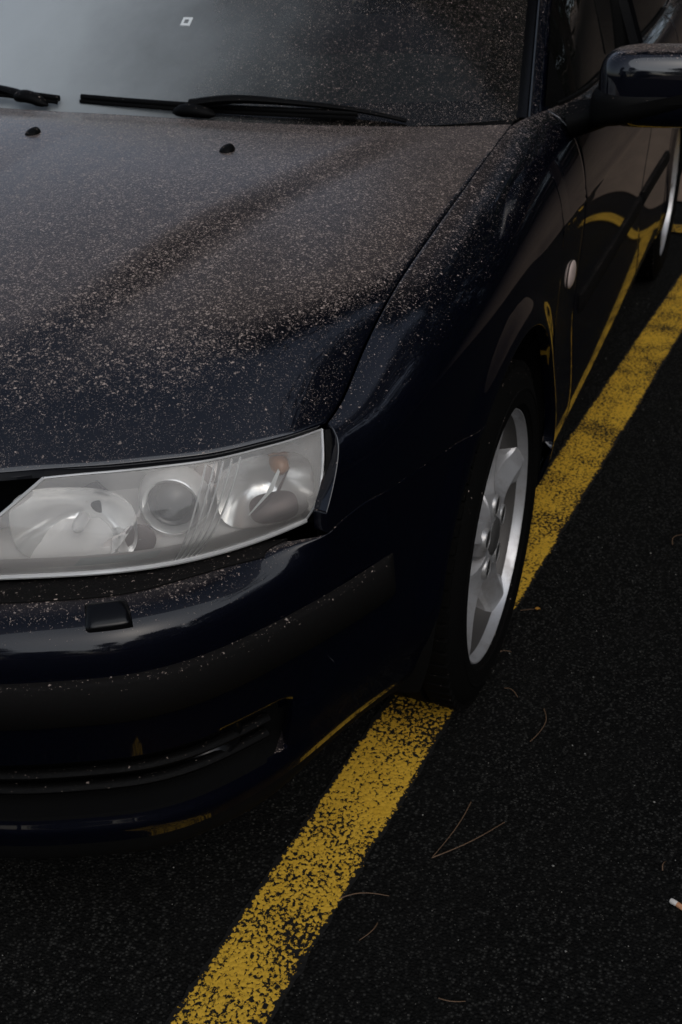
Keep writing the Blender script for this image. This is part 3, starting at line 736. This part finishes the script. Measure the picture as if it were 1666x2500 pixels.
# toll tag behind the glass
p = ws_at(-.006, .325, .0015)
def tagquad(c, w, h, hole): 
    c = np.array(c); du_ = np.array((0, 1., 0)); dv_ = np.array((-.76, 0, .55)); dv_ /= np.linalg.norm(dv_); s = []
    o = [c+du_*a*w+dv_*b*h for a, b in ((-1, -1), (1, -1), (1, 1), (-1, 1))]; i_ = [c+du_*a*w*hole+dv_*b*h*hole for a, b in ((-1, -1), (1, -1), (1, 1), (-1, 1))]
    nrm = np.cross(du_, dv_)*.003; return MB().add(o+i_+[q-nrm for q in o+i_], [(k, (k+1) % 4, 4+(k+1) % 4, 4+k) for k in range(4)]+[(8+k, 8+(k+1) % 4, (k+1) % 4, k) for k in range(4)])
tagquad(p, .011, .012, .45).build('windscreen_tag', MAT['white'], screen)
# cowl between hood and glass
cw = [mir([(-.268, 0, .925), (-.275, .2, .925), (-.30, .4, .922), (-.36, .57, .918), (-.44, .72, .915)]), mir([(-.33, 0, .915), (-.335, .2, .915), (-.36, .4, .915), (-.42, .57, .917), (-.48, .72, .92)]), mir([(-.375, 0, .93), (-.387, .2, .931), (-.42, .4, .935), (-.475, .58, .942), (-.53, .735, .949)])]
sheet('cowl_panel', patch(cw, 10, 41), MAT['black'], car, (0, 0, 1), 60)
# cabin: dashboard, trim on the inside of the pillar, dark tub
db = [mir([(-.40, 0, .915), (-.41, .25, .915), (-.45, .5, .915), (-.53, .69, .915)]), mir([(-.62, 0, .955), (-.63, .25, .96), (-.66, .5, .96), (-.70, .69, .95)]), mir([(-.92, 0, .965), (-.92, .25, .99), (-.92, .5, .99), (-.92, .70, .96)]), mir([(-1.0, 0, .80), (-1.0, .25, .80), (-1.0, .5, .80), (-1.0, .70, .80)])]
sheet('dashboard', patch(db, 24, 31), MAT['cabin'], car, (0, 0, 1), 60)
pair('pillar_lining', MB().grid(np.array([[edge[i]+np.array(o) for o in ((-.035, -.055, -.018), (-.05, -.04, -.03), (-.06, -.02, -.05))] for i in range(5, 40)])), MAT['trimgrey'], car)
MB().box((-2.0, 0, .72), (2.0, 1.4, .3)).build('cabin_floor', MAT['cabin'], car)
for y in (-.36, .36):
    st = np.array([[(-1.55+dx, y+yy_, z) for dx, z in ((0, .75), (-.12, 1.0), (-.2, 1.2), (-.24, 1.27))] for yy_ in np.linspace(-.2, .2, 8)])
    sheet('seat_back', st, MAT['cabin'], car, (1, 0, 0))
# underbody and engine bay, matt black, so that nothing shows through the gaps
ub = MB()
ub.box((-1.55, 0, .30), (2.3, 1.5, .16)); ub.build('underbody', MAT['liner'], car)
MB().box((.12, 0, .54), (1.10, .98, .46)).build('engine_bay', MAT['liner'], car)
MB().box((.56, 0, .40), (.30, 1.02, .30)).build('crash_beam', MAT['liner'], car)
for ax, nm in ((AX, 'wheel_arch_liner'), (BX, 'wheel_arch_liner')):
    lin = MB(); G = []
    for yv, rr in ((.862, AR+.004), (.80, AR+.012), (.55, AR+.012), (.53, .02)):
        row = []
        for a in np.linspace(-.35, math.pi+.35, 40):
            x, z = ax+rr*math.cos(a), AZ+rr*math.sin(a)
            y = yv if yv < .81 else min(yv, side_y(x, max(z, .21))-.004)
            row.append((x, y, z))
        G.append(row)
    lin.grid(np.array(G)); pair(nm, lin, MAT['liner'], car, None, 60)
# liner between arch and bumper
G = [[(x, side_y(min(x, .57), .45)-.03-dy, z) for z, dy in ((.62, .0), (.45, 0), (.25, .02), (.19, .10))] for x in np.linspace(.56, .37, 8)]
pair('splash_shield', MB().grid(np.array(G)), MAT['liner'], car, None, 60)

# ---- wheels
def spoke(a0):
    """one spoke: roof-shaped section with a ridge, sweeping from the hub out to the rim"""
    rr = np.array([.030, .055, .085, .115, .15, .187, .215, .2285]); yt = np.array([-.007, -.007, -.011, -.014, -.013, -.009, -.006, -.006])
    hw = np.array([.026, .032, .031, .030, .031, .035, .042, .050]); tw = np.array([0, 0, .01, .025, .04, .05, .055, .055])
    G = []
    for r, y, w, t in zip(rr, yt, hw, tw):
        row = []
        for sx, dy in ((-1.0, -.070), (-1.02, -.036), (-.94, -.026), (-.24, -.001), (-.16, 0), (-.08, -.001), (.86, -.026), (1.0, -.036), (1.0, -.070)):
            q = a0+t; er = np.array((math.cos(q), 0, math.sin(q))); et = np.array((-math.sin(q), 0, math.cos(q)))
            rad = math.sqrt(max(r*r-(sx*w)**2, 1e-6)) if r > .2 else r
            fl_ = float(np.interp(r, [.072, .105, .17, .205, .226], [.10, 1., 1., .8, .45])) if dy > -.04 else 1.
            row.append(er*rad+et*sx*w+np.array((0, y+dy*fl_, 0)))
        G.append(row)
    return curve_grid(np.array(G), 26)
def curve_grid(G, n): return nspline(chord(G), G, np.linspace(0, 1, n))
def make_wheel(a_off):
    rim = MB()
    rim.lathe([(.2335, -.014), (.2345, -.004), (.2332, .0003), (.2308, .0006), (.2290, -.003), (.2275, -.010), (.2245, -.018)], 120)
    rim.lathe([(.0, -.045), (.04, -.045), (.052, -.040), (.058, -.05), (.06, -.08), (.0, -.08)], 60)
    for k in range(5): rim.grid(spoke(a_off+k*2*math.pi/5))
    o = rim.build('wheel', MAT['alloy'], car, 22)
    MB().lathe([(.2245, -.018), (.2185, -.026), (.2120, -.050), (.204, -.09), (.20, -.15), (.205, -.20), (.225, -.215)], 90).build('rim_barrel', MAT['barrel'], o, 40)
    # lug pockets at the spoke roots
    for k in range(5):
        q = a_off+k*2*math.pi/5+.0; c = (.060*math.cos(q), 0, .060*math.sin(q))
        lg = MB().lathe([(.0152, -.0072), (.0162, -.0052), (.0175, -.0046), (.0190, -.0052), (.0205, -.0085), (.022, -.018)], 28, c)
        lg.build('lug_pocket', MAT['dullalloy'], o, 50)
        lg = MB().lathe([(.0, -.0058), (.0060, -.0058), (.0066, -.0066), (.0110, -.0068), (.0155, -.0062)], 28, c); lg.build('bolt_in_shade', MAT['pocket'], o, 30)  # bolt head on a dark dish whose colour paints the pocket's depth
    MB().lathe([(.0, -.001), (.02, -.0015), (.032, -.0035), (.0365, -.007), (.038, -.015), (.038, -.05)], 10).build('hub_cap', MAT['cap'], o, 30)
    MB().lathe([(.05, -.095), (.145, -.095), (.146, -.105), (.146, -.12), (.05, -.12)], 60).build('brake_disc', MAT['disc'], o, 40)
    MB().box((.150, -.135, .02), (.06, .05, .13), Matrix.Rotation(-.15, 3, 'Y')).build('brake_caliper', MAT['liner'], o)
    ty = MB()
    pr = [(.226, -.018), (.2335, -.006), (.236, .001), (.2385, .0035), (.2420, .0055), (.2435, .009), (.255, .0105), (.268, .0115), (.2695, .0130), (.2725, .0130), (.274, .0110), (.288, .0080), (.300, .0015), (.3085, -.006), (.3140, -.016), (.3165, -.026)]
    for (a, b) in ((-.050, -.058), (-.092, -.100), (-.136, -.144), (-.178, -.186)):
        pr += [(.3172, a+.001), (.309, a-.001), (.309, b+.001), (.3172, b-.001)]
    pr += [(.3165, -.208), (.309, -.225), (.285, -.244), (.25, -.24), (.226, -.222)]
    ty.lathe(pr, 140); to = ty.build('tyre', MAT['rubber'], o, 25)
    # shoulder sipes
    sp = MB()
    for k in range(70):
        a = 2*math.pi*k/70; er = np.array((math.cos(a), 0, math.sin(a))); et = np.array((-math.sin(a), 0, math.cos(a)))
        Rm = Matrix(((er[0], 0, et[0]), (er[1], 1, et[1]), (er[2], 0, et[2])))
        sp.box(er*.3125+np.array((0, -.024, 0)), (.012, .040, .020), Rm)
    sp.build('tread_blocks', MAT['rubber'], to, 30)['kind'] = 'stuff'
    return o
MAT['barrel'] = P('shaded_barrel', (.085, .08, .076), .55, .5)  # darkened so that the gaps between the spokes look shaded
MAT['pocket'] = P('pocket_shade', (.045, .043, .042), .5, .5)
MAT['cap'] = P('hub_cap_grey', (.085, .083, .08), .45, .3); MAT['disc'] = P('brake_disc_steel', (.12, .11, .10), .45, .8)
MAT['dullalloy'] = P('brushed_pocket', (.50, .49, .48), .35, .6)
WZ = .3165
spokes = -math.radians(98)-math.pi            # first spoke straight up, measured from +x towards +z
w1 = make_wheel(math.radians(95)); w1.location = (0, .862, WZ)
def copy_tree(o, parent):
    c = o.copy(); COL.objects.link(c); c.parent = parent
    for ch in list(o.children): copy_tree(ch, c)
    return c
w2 = copy_tree(w1, car); w2.location = (-2.675, .856, WZ); w2.rotation_euler = (0, -.25, 0)
w3 = copy_tree(w1, car); w3.location = (0, -.862, WZ); w3.rotation_euler = (0, 0, math.pi)
w4 = copy_tree(w1, car); w4.location = (-2.675, -.856, WZ); w4.rotation_euler = (0, .6, math.pi)

# ---- door mirrors: shell, black lower half, foot
def superell(cx, cy, cz, ax, ay, az, n=40, m=24, e=.72, taper=0.):
    G = []
    for i in range(m+1):
        ph_ = -math.pi/2+math.pi*i/m; row = []
        for j in range(n):
            th = 2*math.pi*j/n
            f = lambda w, p: math.copysign(abs(w)**p, w)
            x = f(math.cos(ph_), e)*f(math.cos(th), .9); y = f(math.cos(ph_), e)*f(math.sin(th), e); z = f(math.sin(ph_), e)
            s = 1+taper*y
            row.append((cx+ax*x*(1.0 if x > 0 else .35)-.025*y, cy+ay*y, cz+az*z*s))
        G.append(row)
    return np.array(G)
mg = superell(-.60, .998, 1.008, .090, .118, .072, 56, 40, .5)
lowcut = mg.copy()
mtop = MB().grid(mg, closed_v=True)
mirrors = pair('door_mirror', mtop, MAT['paint'], car, None, 70)
lo = superell(-.598, .990, .974, .094, .122, .042, 56, 30, .55)
lo[..., 2] += np.where(lo[..., 2] < .974, .22*(lo[..., 1]-.90), 0)
two_m = pair('mirror_lower_shell', MB().grid(lo, closed_v=True), MAT['black'], None, None, 70, mirrors)
ft = [(-.60, .83, .935), (-.598, .87, .948), (-.595, .91, .962), (-.595, .96, .972)]
pair('mirror_foot', MB().tube(curve(ft, 14), np.linspace(.034, .024, 14), 16, 1.6), MAT['black'], None, None, 60, mirrors)
pair('mirror_plate', MB().grid(superell(-.628, .995, 1.01, .006, .095, .058, 30, 16), closed_v=True), MAT['chrome'], None, None, 60, mirrors)

# ---- wipers
def wiper(name, pts, pivot, arm):
    bl_ = MB(); c = curve(pts, 40)
    bl_.tube(c+[.004, 0, .004], np.full(40, .0065), 8, .8); o = bl_.build(name, MAT['black'], car, 50)
    rb_ = MB(); rb_.tube(c+[.012, 0, -.003], np.full(40, .0042), 6, .6); rb_.build('wiper_rubber', MAT['liner'], o)
    ar = MB(); ac = curve(arm, 40); ar.tube(ac, np.interp(np.linspace(0, 1, 40), [0, .2, .5, 1], [.009, .009, .006, .004]), 8, 1.5); ar.build('wiper_arm', MAT['black'], o, 50)
    hb = MB(); hb.tube(curve(pivot, 10), np.array([.004, .009, .012, .013, .013, .013, .012, .011, .009, .003]), 14, 1.4); hb.build('wiper_hub', MAT['black'], o, 50)
wiper('wiper', [(-.412, -.175, .960), (-.392, .05, .959), (-.40, .25, .957), (-.43, .44, .953)], [(-.352, .075, .955), (-.342, .115, .962), (-.345, .17, .955)],
      [(-.355, .11, .972), (-.372, .19, .981), (-.40, .31, .976), (-.428, .44, .963), (-.442, .535, .946)])
wiper('wiper', [(-.46, -.66, .965), (-.42, -.45, .965), (-.40, -.30, .962), (-.395, -.22, .958)], [(-.395, -.33, .955), (-.38, -.30, .965), (-.375, -.24, .950)],
      [(-.375, -.26, .955), (-.40, -.36, .972), (-.43, -.50, .972), (-.46, -.62, .965)])

# ------------------------------------------------------------------ litter on the asphalt
def needle(x0, y0, x1, y1, bend, r=.0008):
    a, b = np.array((x0, y0, .0045)), np.array((x1, y1, .0045)); d = b-a; q = np.array((-d[1], d[0], 0)); z = np.array((0, 0, 1.))
    p = curve([a, a+d*.35+q*bend+z*.004, a+d*.7+q*bend*.8+z*.003, b], 10)
    m = MB().tube(p-a, np.linspace(r, r*.6, 10), 5, 1.3); o = m.build('pine_needle', MAT['needle'], None, 60); o.location = a; o['group'] = 'pine needles on the asphalt'; o['category'] = 'pine needle'; return o
ND = [((.348, .919, .488, .893), .04, 'straight brown pine needle forming the left arm of the V beside the yellow line'),
 ((.488, .893, .373, .983), -.05, 'brown pine needle forming the right arm of the V beside the yellow line'),
 ((.066, .983, .165, .979), .13, 'curved brown pine needle on bare asphalt below the front wheel, highest of the long ones'),
 ((.615, .784, .584, .854), .06, 'brown pine needle lying across the right edge of the yellow line'),
 ((.638, .854, .677, .839), .12, 'short curved pine needle just right of the yellow line, below the one crossing it'),
 ((.73, .976, .722, 1.012), -.15, 'small pale pine needle near the bottom edge of the asphalt'),
 ((.39, 1.238, .37, 1.24), .1, 'tiny pale pine needle near the cigarette butt'),
 ((-.617, 1.14, -.671, 1.156), .15, 'brown pine needle by the right border, level with the front hub'),
 ((.031, .9, .05, .93), .1, 'faint dark pine needle just below the front tyre, right of the line'),
 ((-.067, .859, -.086, .885), .1, 'faint pine needle beside the bottom of the front tyre')]
for a, b, lab in ND: needle(*a, b)['label'] = lab
# fallen yellow leaf with a stalk
lf = MB(); G = []
for i in range(7):
    t = i/6; w = .006*math.sin(math.pi*t)**.7+.0003; G.append([(-.0, .019*t*.6, .004+.003*math.sin(3*t)), (w, .019*t*.6, .007+.002*t), (-w, .019*t*.6, .006)])
lo_ = MB().grid(np.array(G)[:, [1, 0, 2]]).build('fallen_leaf', MAT['leafbit'], None, 60); lo_.location = (-.246, .898, .004)
MB().tube([(0, 0, .004), (.006, -.014, .003), (.013, -.029, .002)], .0006, 5).build('leaf_stalk', MAT['needle'], lo_)
tag(lo_, 'small orange yellow leaf with thin stalk beside the front wheel', 'leaf')
cg = bpy.data.objects.new('cigarette_butt', None); COL.objects.link(cg); cg.location = (.447, 1.258, .0052); cg.rotation_euler = (0, 0, math.radians(66)); tag(cg, 'white and tan cigarette butt on the asphalt at the right border', 'cigarette butt')
MB().tube([(-.002, 0, 0), (.0, 0, 0), (.007, .0004, .0002), (.009, .0004, .0002)], [.0036, .0045, .0042, .0040], 12).build('paper', MAT['paper'], cg)
MB().tube([(.009, .0004, .0002), (.018, 0, 0), (.024, -.0006, 0)], [.0042, .0043, .0036], 12).build('filter', MAT['cork'], cg)
gr = MB(); ra = np.random.RandomState(11)
for k in range(700):
    y = ra.uniform(.3, 2.2); x = ra.uniform(-2.6, 1.2)
    if LY(x) < y < LY(x)+.13 and ra.rand() < .8: continue
    s = ra.choice([.0009, .0013, .0018, .0026], p=[.45, .35, .16, .04]); b = ra.uniform(.6, 1.3, 3)
    v_ = [(x+s*b[0], y, .003), (x-s*b[0], y, .003), (x, y+s*b[1], .003), (x, y-s*b[1], .003), (x+.2*s, y, .003+s*b[2]), (x, y, .001)]
    gr.add(v_, [(0, 2, 4), (2, 1, 4), (1, 3, 4), (3, 0, 4), (0, 5, 2), (2, 5, 1), (1, 5, 3), (3, 5, 0)])
tag(gr.build('loose_grit', MAT['grit'], None, None), 'scattered pale grit on the dark asphalt', 'grit', kind='stuff')

# ------------------------------------------------------------------ surroundings (seen in the paint's reflections)
G = []
for x, z in ((-70, 9), (-30, 4.5), (-14, 1.9), (-9, .95), (-6, .38), (-4.6, .12), (-3.85, .012)):
    G.append([(x+.044*min(max(y, -8), 8)*(x > -5), y, z) for y in np.linspace(-60, 60, 121)])
tag(sheet('embankment', np.array(G), MAT['bank'], None, (0, 0, 1)), kind='structure')
G = [[(x, y, z) for x in np.linspace(-60, 60, 13)] for y, z in ((6.5, .006), (7.5, .25), (10, .9), (20, 2.5), (60, 4))]
tag(sheet('embankment', np.array(G), MAT['bank'], None, (0, 0, 1)), kind='structure')
def tree_mesh(seed, h, r, base, n):
    ra = np.random.RandomState(seed); T = MB()
    tr = np.array([(0, 0, 0), (.1, .05, h*.35), (-.05, .1, h*.7), (0, 0, h)]); T.tube(curve(tr, 14), np.linspace(.26, .04, 14), 10)
    L = MB(); clumps = []
    for k in range(80):
        f = ra.uniform(0, 1)**1.15; z = base+(h-base)*f; rr = r*(1-.75*f)*ra.uniform(.35, 1.05); a = ra.uniform(0, 6.28)
        c = np.array((rr*math.cos(a), rr*math.sin(a), z)); clumps.append((c, r*ra.uniform(.16, .34)))
        T.tube(curve([(0, 0, max(z-rr*.35, base*.6)), (c[0]*.5, c[1]*.5, z-.15*rr), tuple(c)], 6), np.linspace(.06, .015, 6), 5)
    for c, s in clumps:
        for k in range(n):
            p = c+ra.normal(0, 1, 3)*s*np.array((.55, .55, .34)); d = ra.normal(0, 1, 3); d /= np.linalg.norm(d); e = np.cross(d, ra.normal(0, 1, 3)); e /= np.linalg.norm(e)+1e-9
            l, w = ra.uniform(.10, .24), ra.uniform(.025, .06)
            L.add([p-e*w, p+d*l*.5-e*w*.4, p+d*l, p+e*w], [(0, 1, 2, 3)])
    return T, L
def quick(mb, name):
    me = bpy.data.meshes.new(name); me.from_pydata(mb.v, [], mb.f); return me
TM = []
for sd_, h, r, b_, n in ((1, 11, 3.6, 2.8, 230), (2, 9, 3.2, 1.6, 230), (3, 4.2, 2.4, .5, 230), (4, 12, 3.0, 5.6, 260)):
    T, L = tree_mesh(sd_, h, r, b_, n); tm = T.mesh('trunk', 60); tm.materials.append(MAT['bark']); lm = quick(L, 'crown'); lm.materials.append(MAT['pine']); TM.append((tm, lm))
def tree(x, y, k, s, rz, lab):
    nm, ct_, gp = (('pine_tree', 'tree', 'pines round the parking lot') if k != 2 else ('sky_blocking_bush', 'bush', 'unseen bushes added to block the sky'))
    e = bpy.data.objects.new(nm, None); COL.objects.link(e); e.location = (x, y, 0); e.rotation_euler = (0, 0, rz); e.scale = (s, s, s)
    obj('trunk', TM[k][0], None, e); obj('crown', TM[k][1], None, e); tag(e, lab, ct_, gp)
TR = [(-8.4, 3.4, 0, 1.1, .3, 'tall pine tree behind the car, towards the side bank'), (-5.3, .2, 3, 1.1, 2.4, 'tall pine tree standing closest behind the boot'), (-9.5, 6.8, 0, 1.1, 1.5, 'tall pine tree behind the car where the two banks meet'),
 (-3.6, 7.4, 0, 1.15, 2.2, 'tall pine tree on the side bank, level with the rear wheel'), (-6.8, 10.5, 1, 1.3, .2, 'pine tree set back on the side bank, beyond the boot'), (14, 15, 0, 1.0, 4.0, 'tall pine tree far off on the side bank, ahead of the car'),
 (24, 13, 1, 1.25, 5.0, 'pine tree ahead of the car, nearest the side bank'), (23, 1.5, 0, 1.0, .9, 'tall pine tree straight ahead of the car'),
 (20, -6.5, 1, 1.25, 2.9, 'pine tree ahead of the car, farthest from the side bank'), (-13, -1.0, 1, 1.2, 3.3, 'pine tree on the rear bank directly behind the car'), (-15.5, 4.0, 0, 1.1, 2.0, 'tall pine tree farthest back on the rear bank')]
for i_, (x_, y_) in enumerate([(-10.8, 6.4), (-7.4, 8.0), (-4.2, 8.4), (-1.0, 8.2), (2.2, 8.6), (6.0, 8.4), (10.0, 8.6), (20, 5.0), (20.5, -3.5)]):  # bushes added out of view to keep sky out of the paint's reflections
    TR.append((x_, y_, 2, 1.05+.1*(i_ % 3), i_*1.3, 'unseen bush added to darken the reflections, number %s from the rear bank' % ('one two three four five six seven eight nine ten eleven'.split()[i_])))
for t in TR: tree(*t)
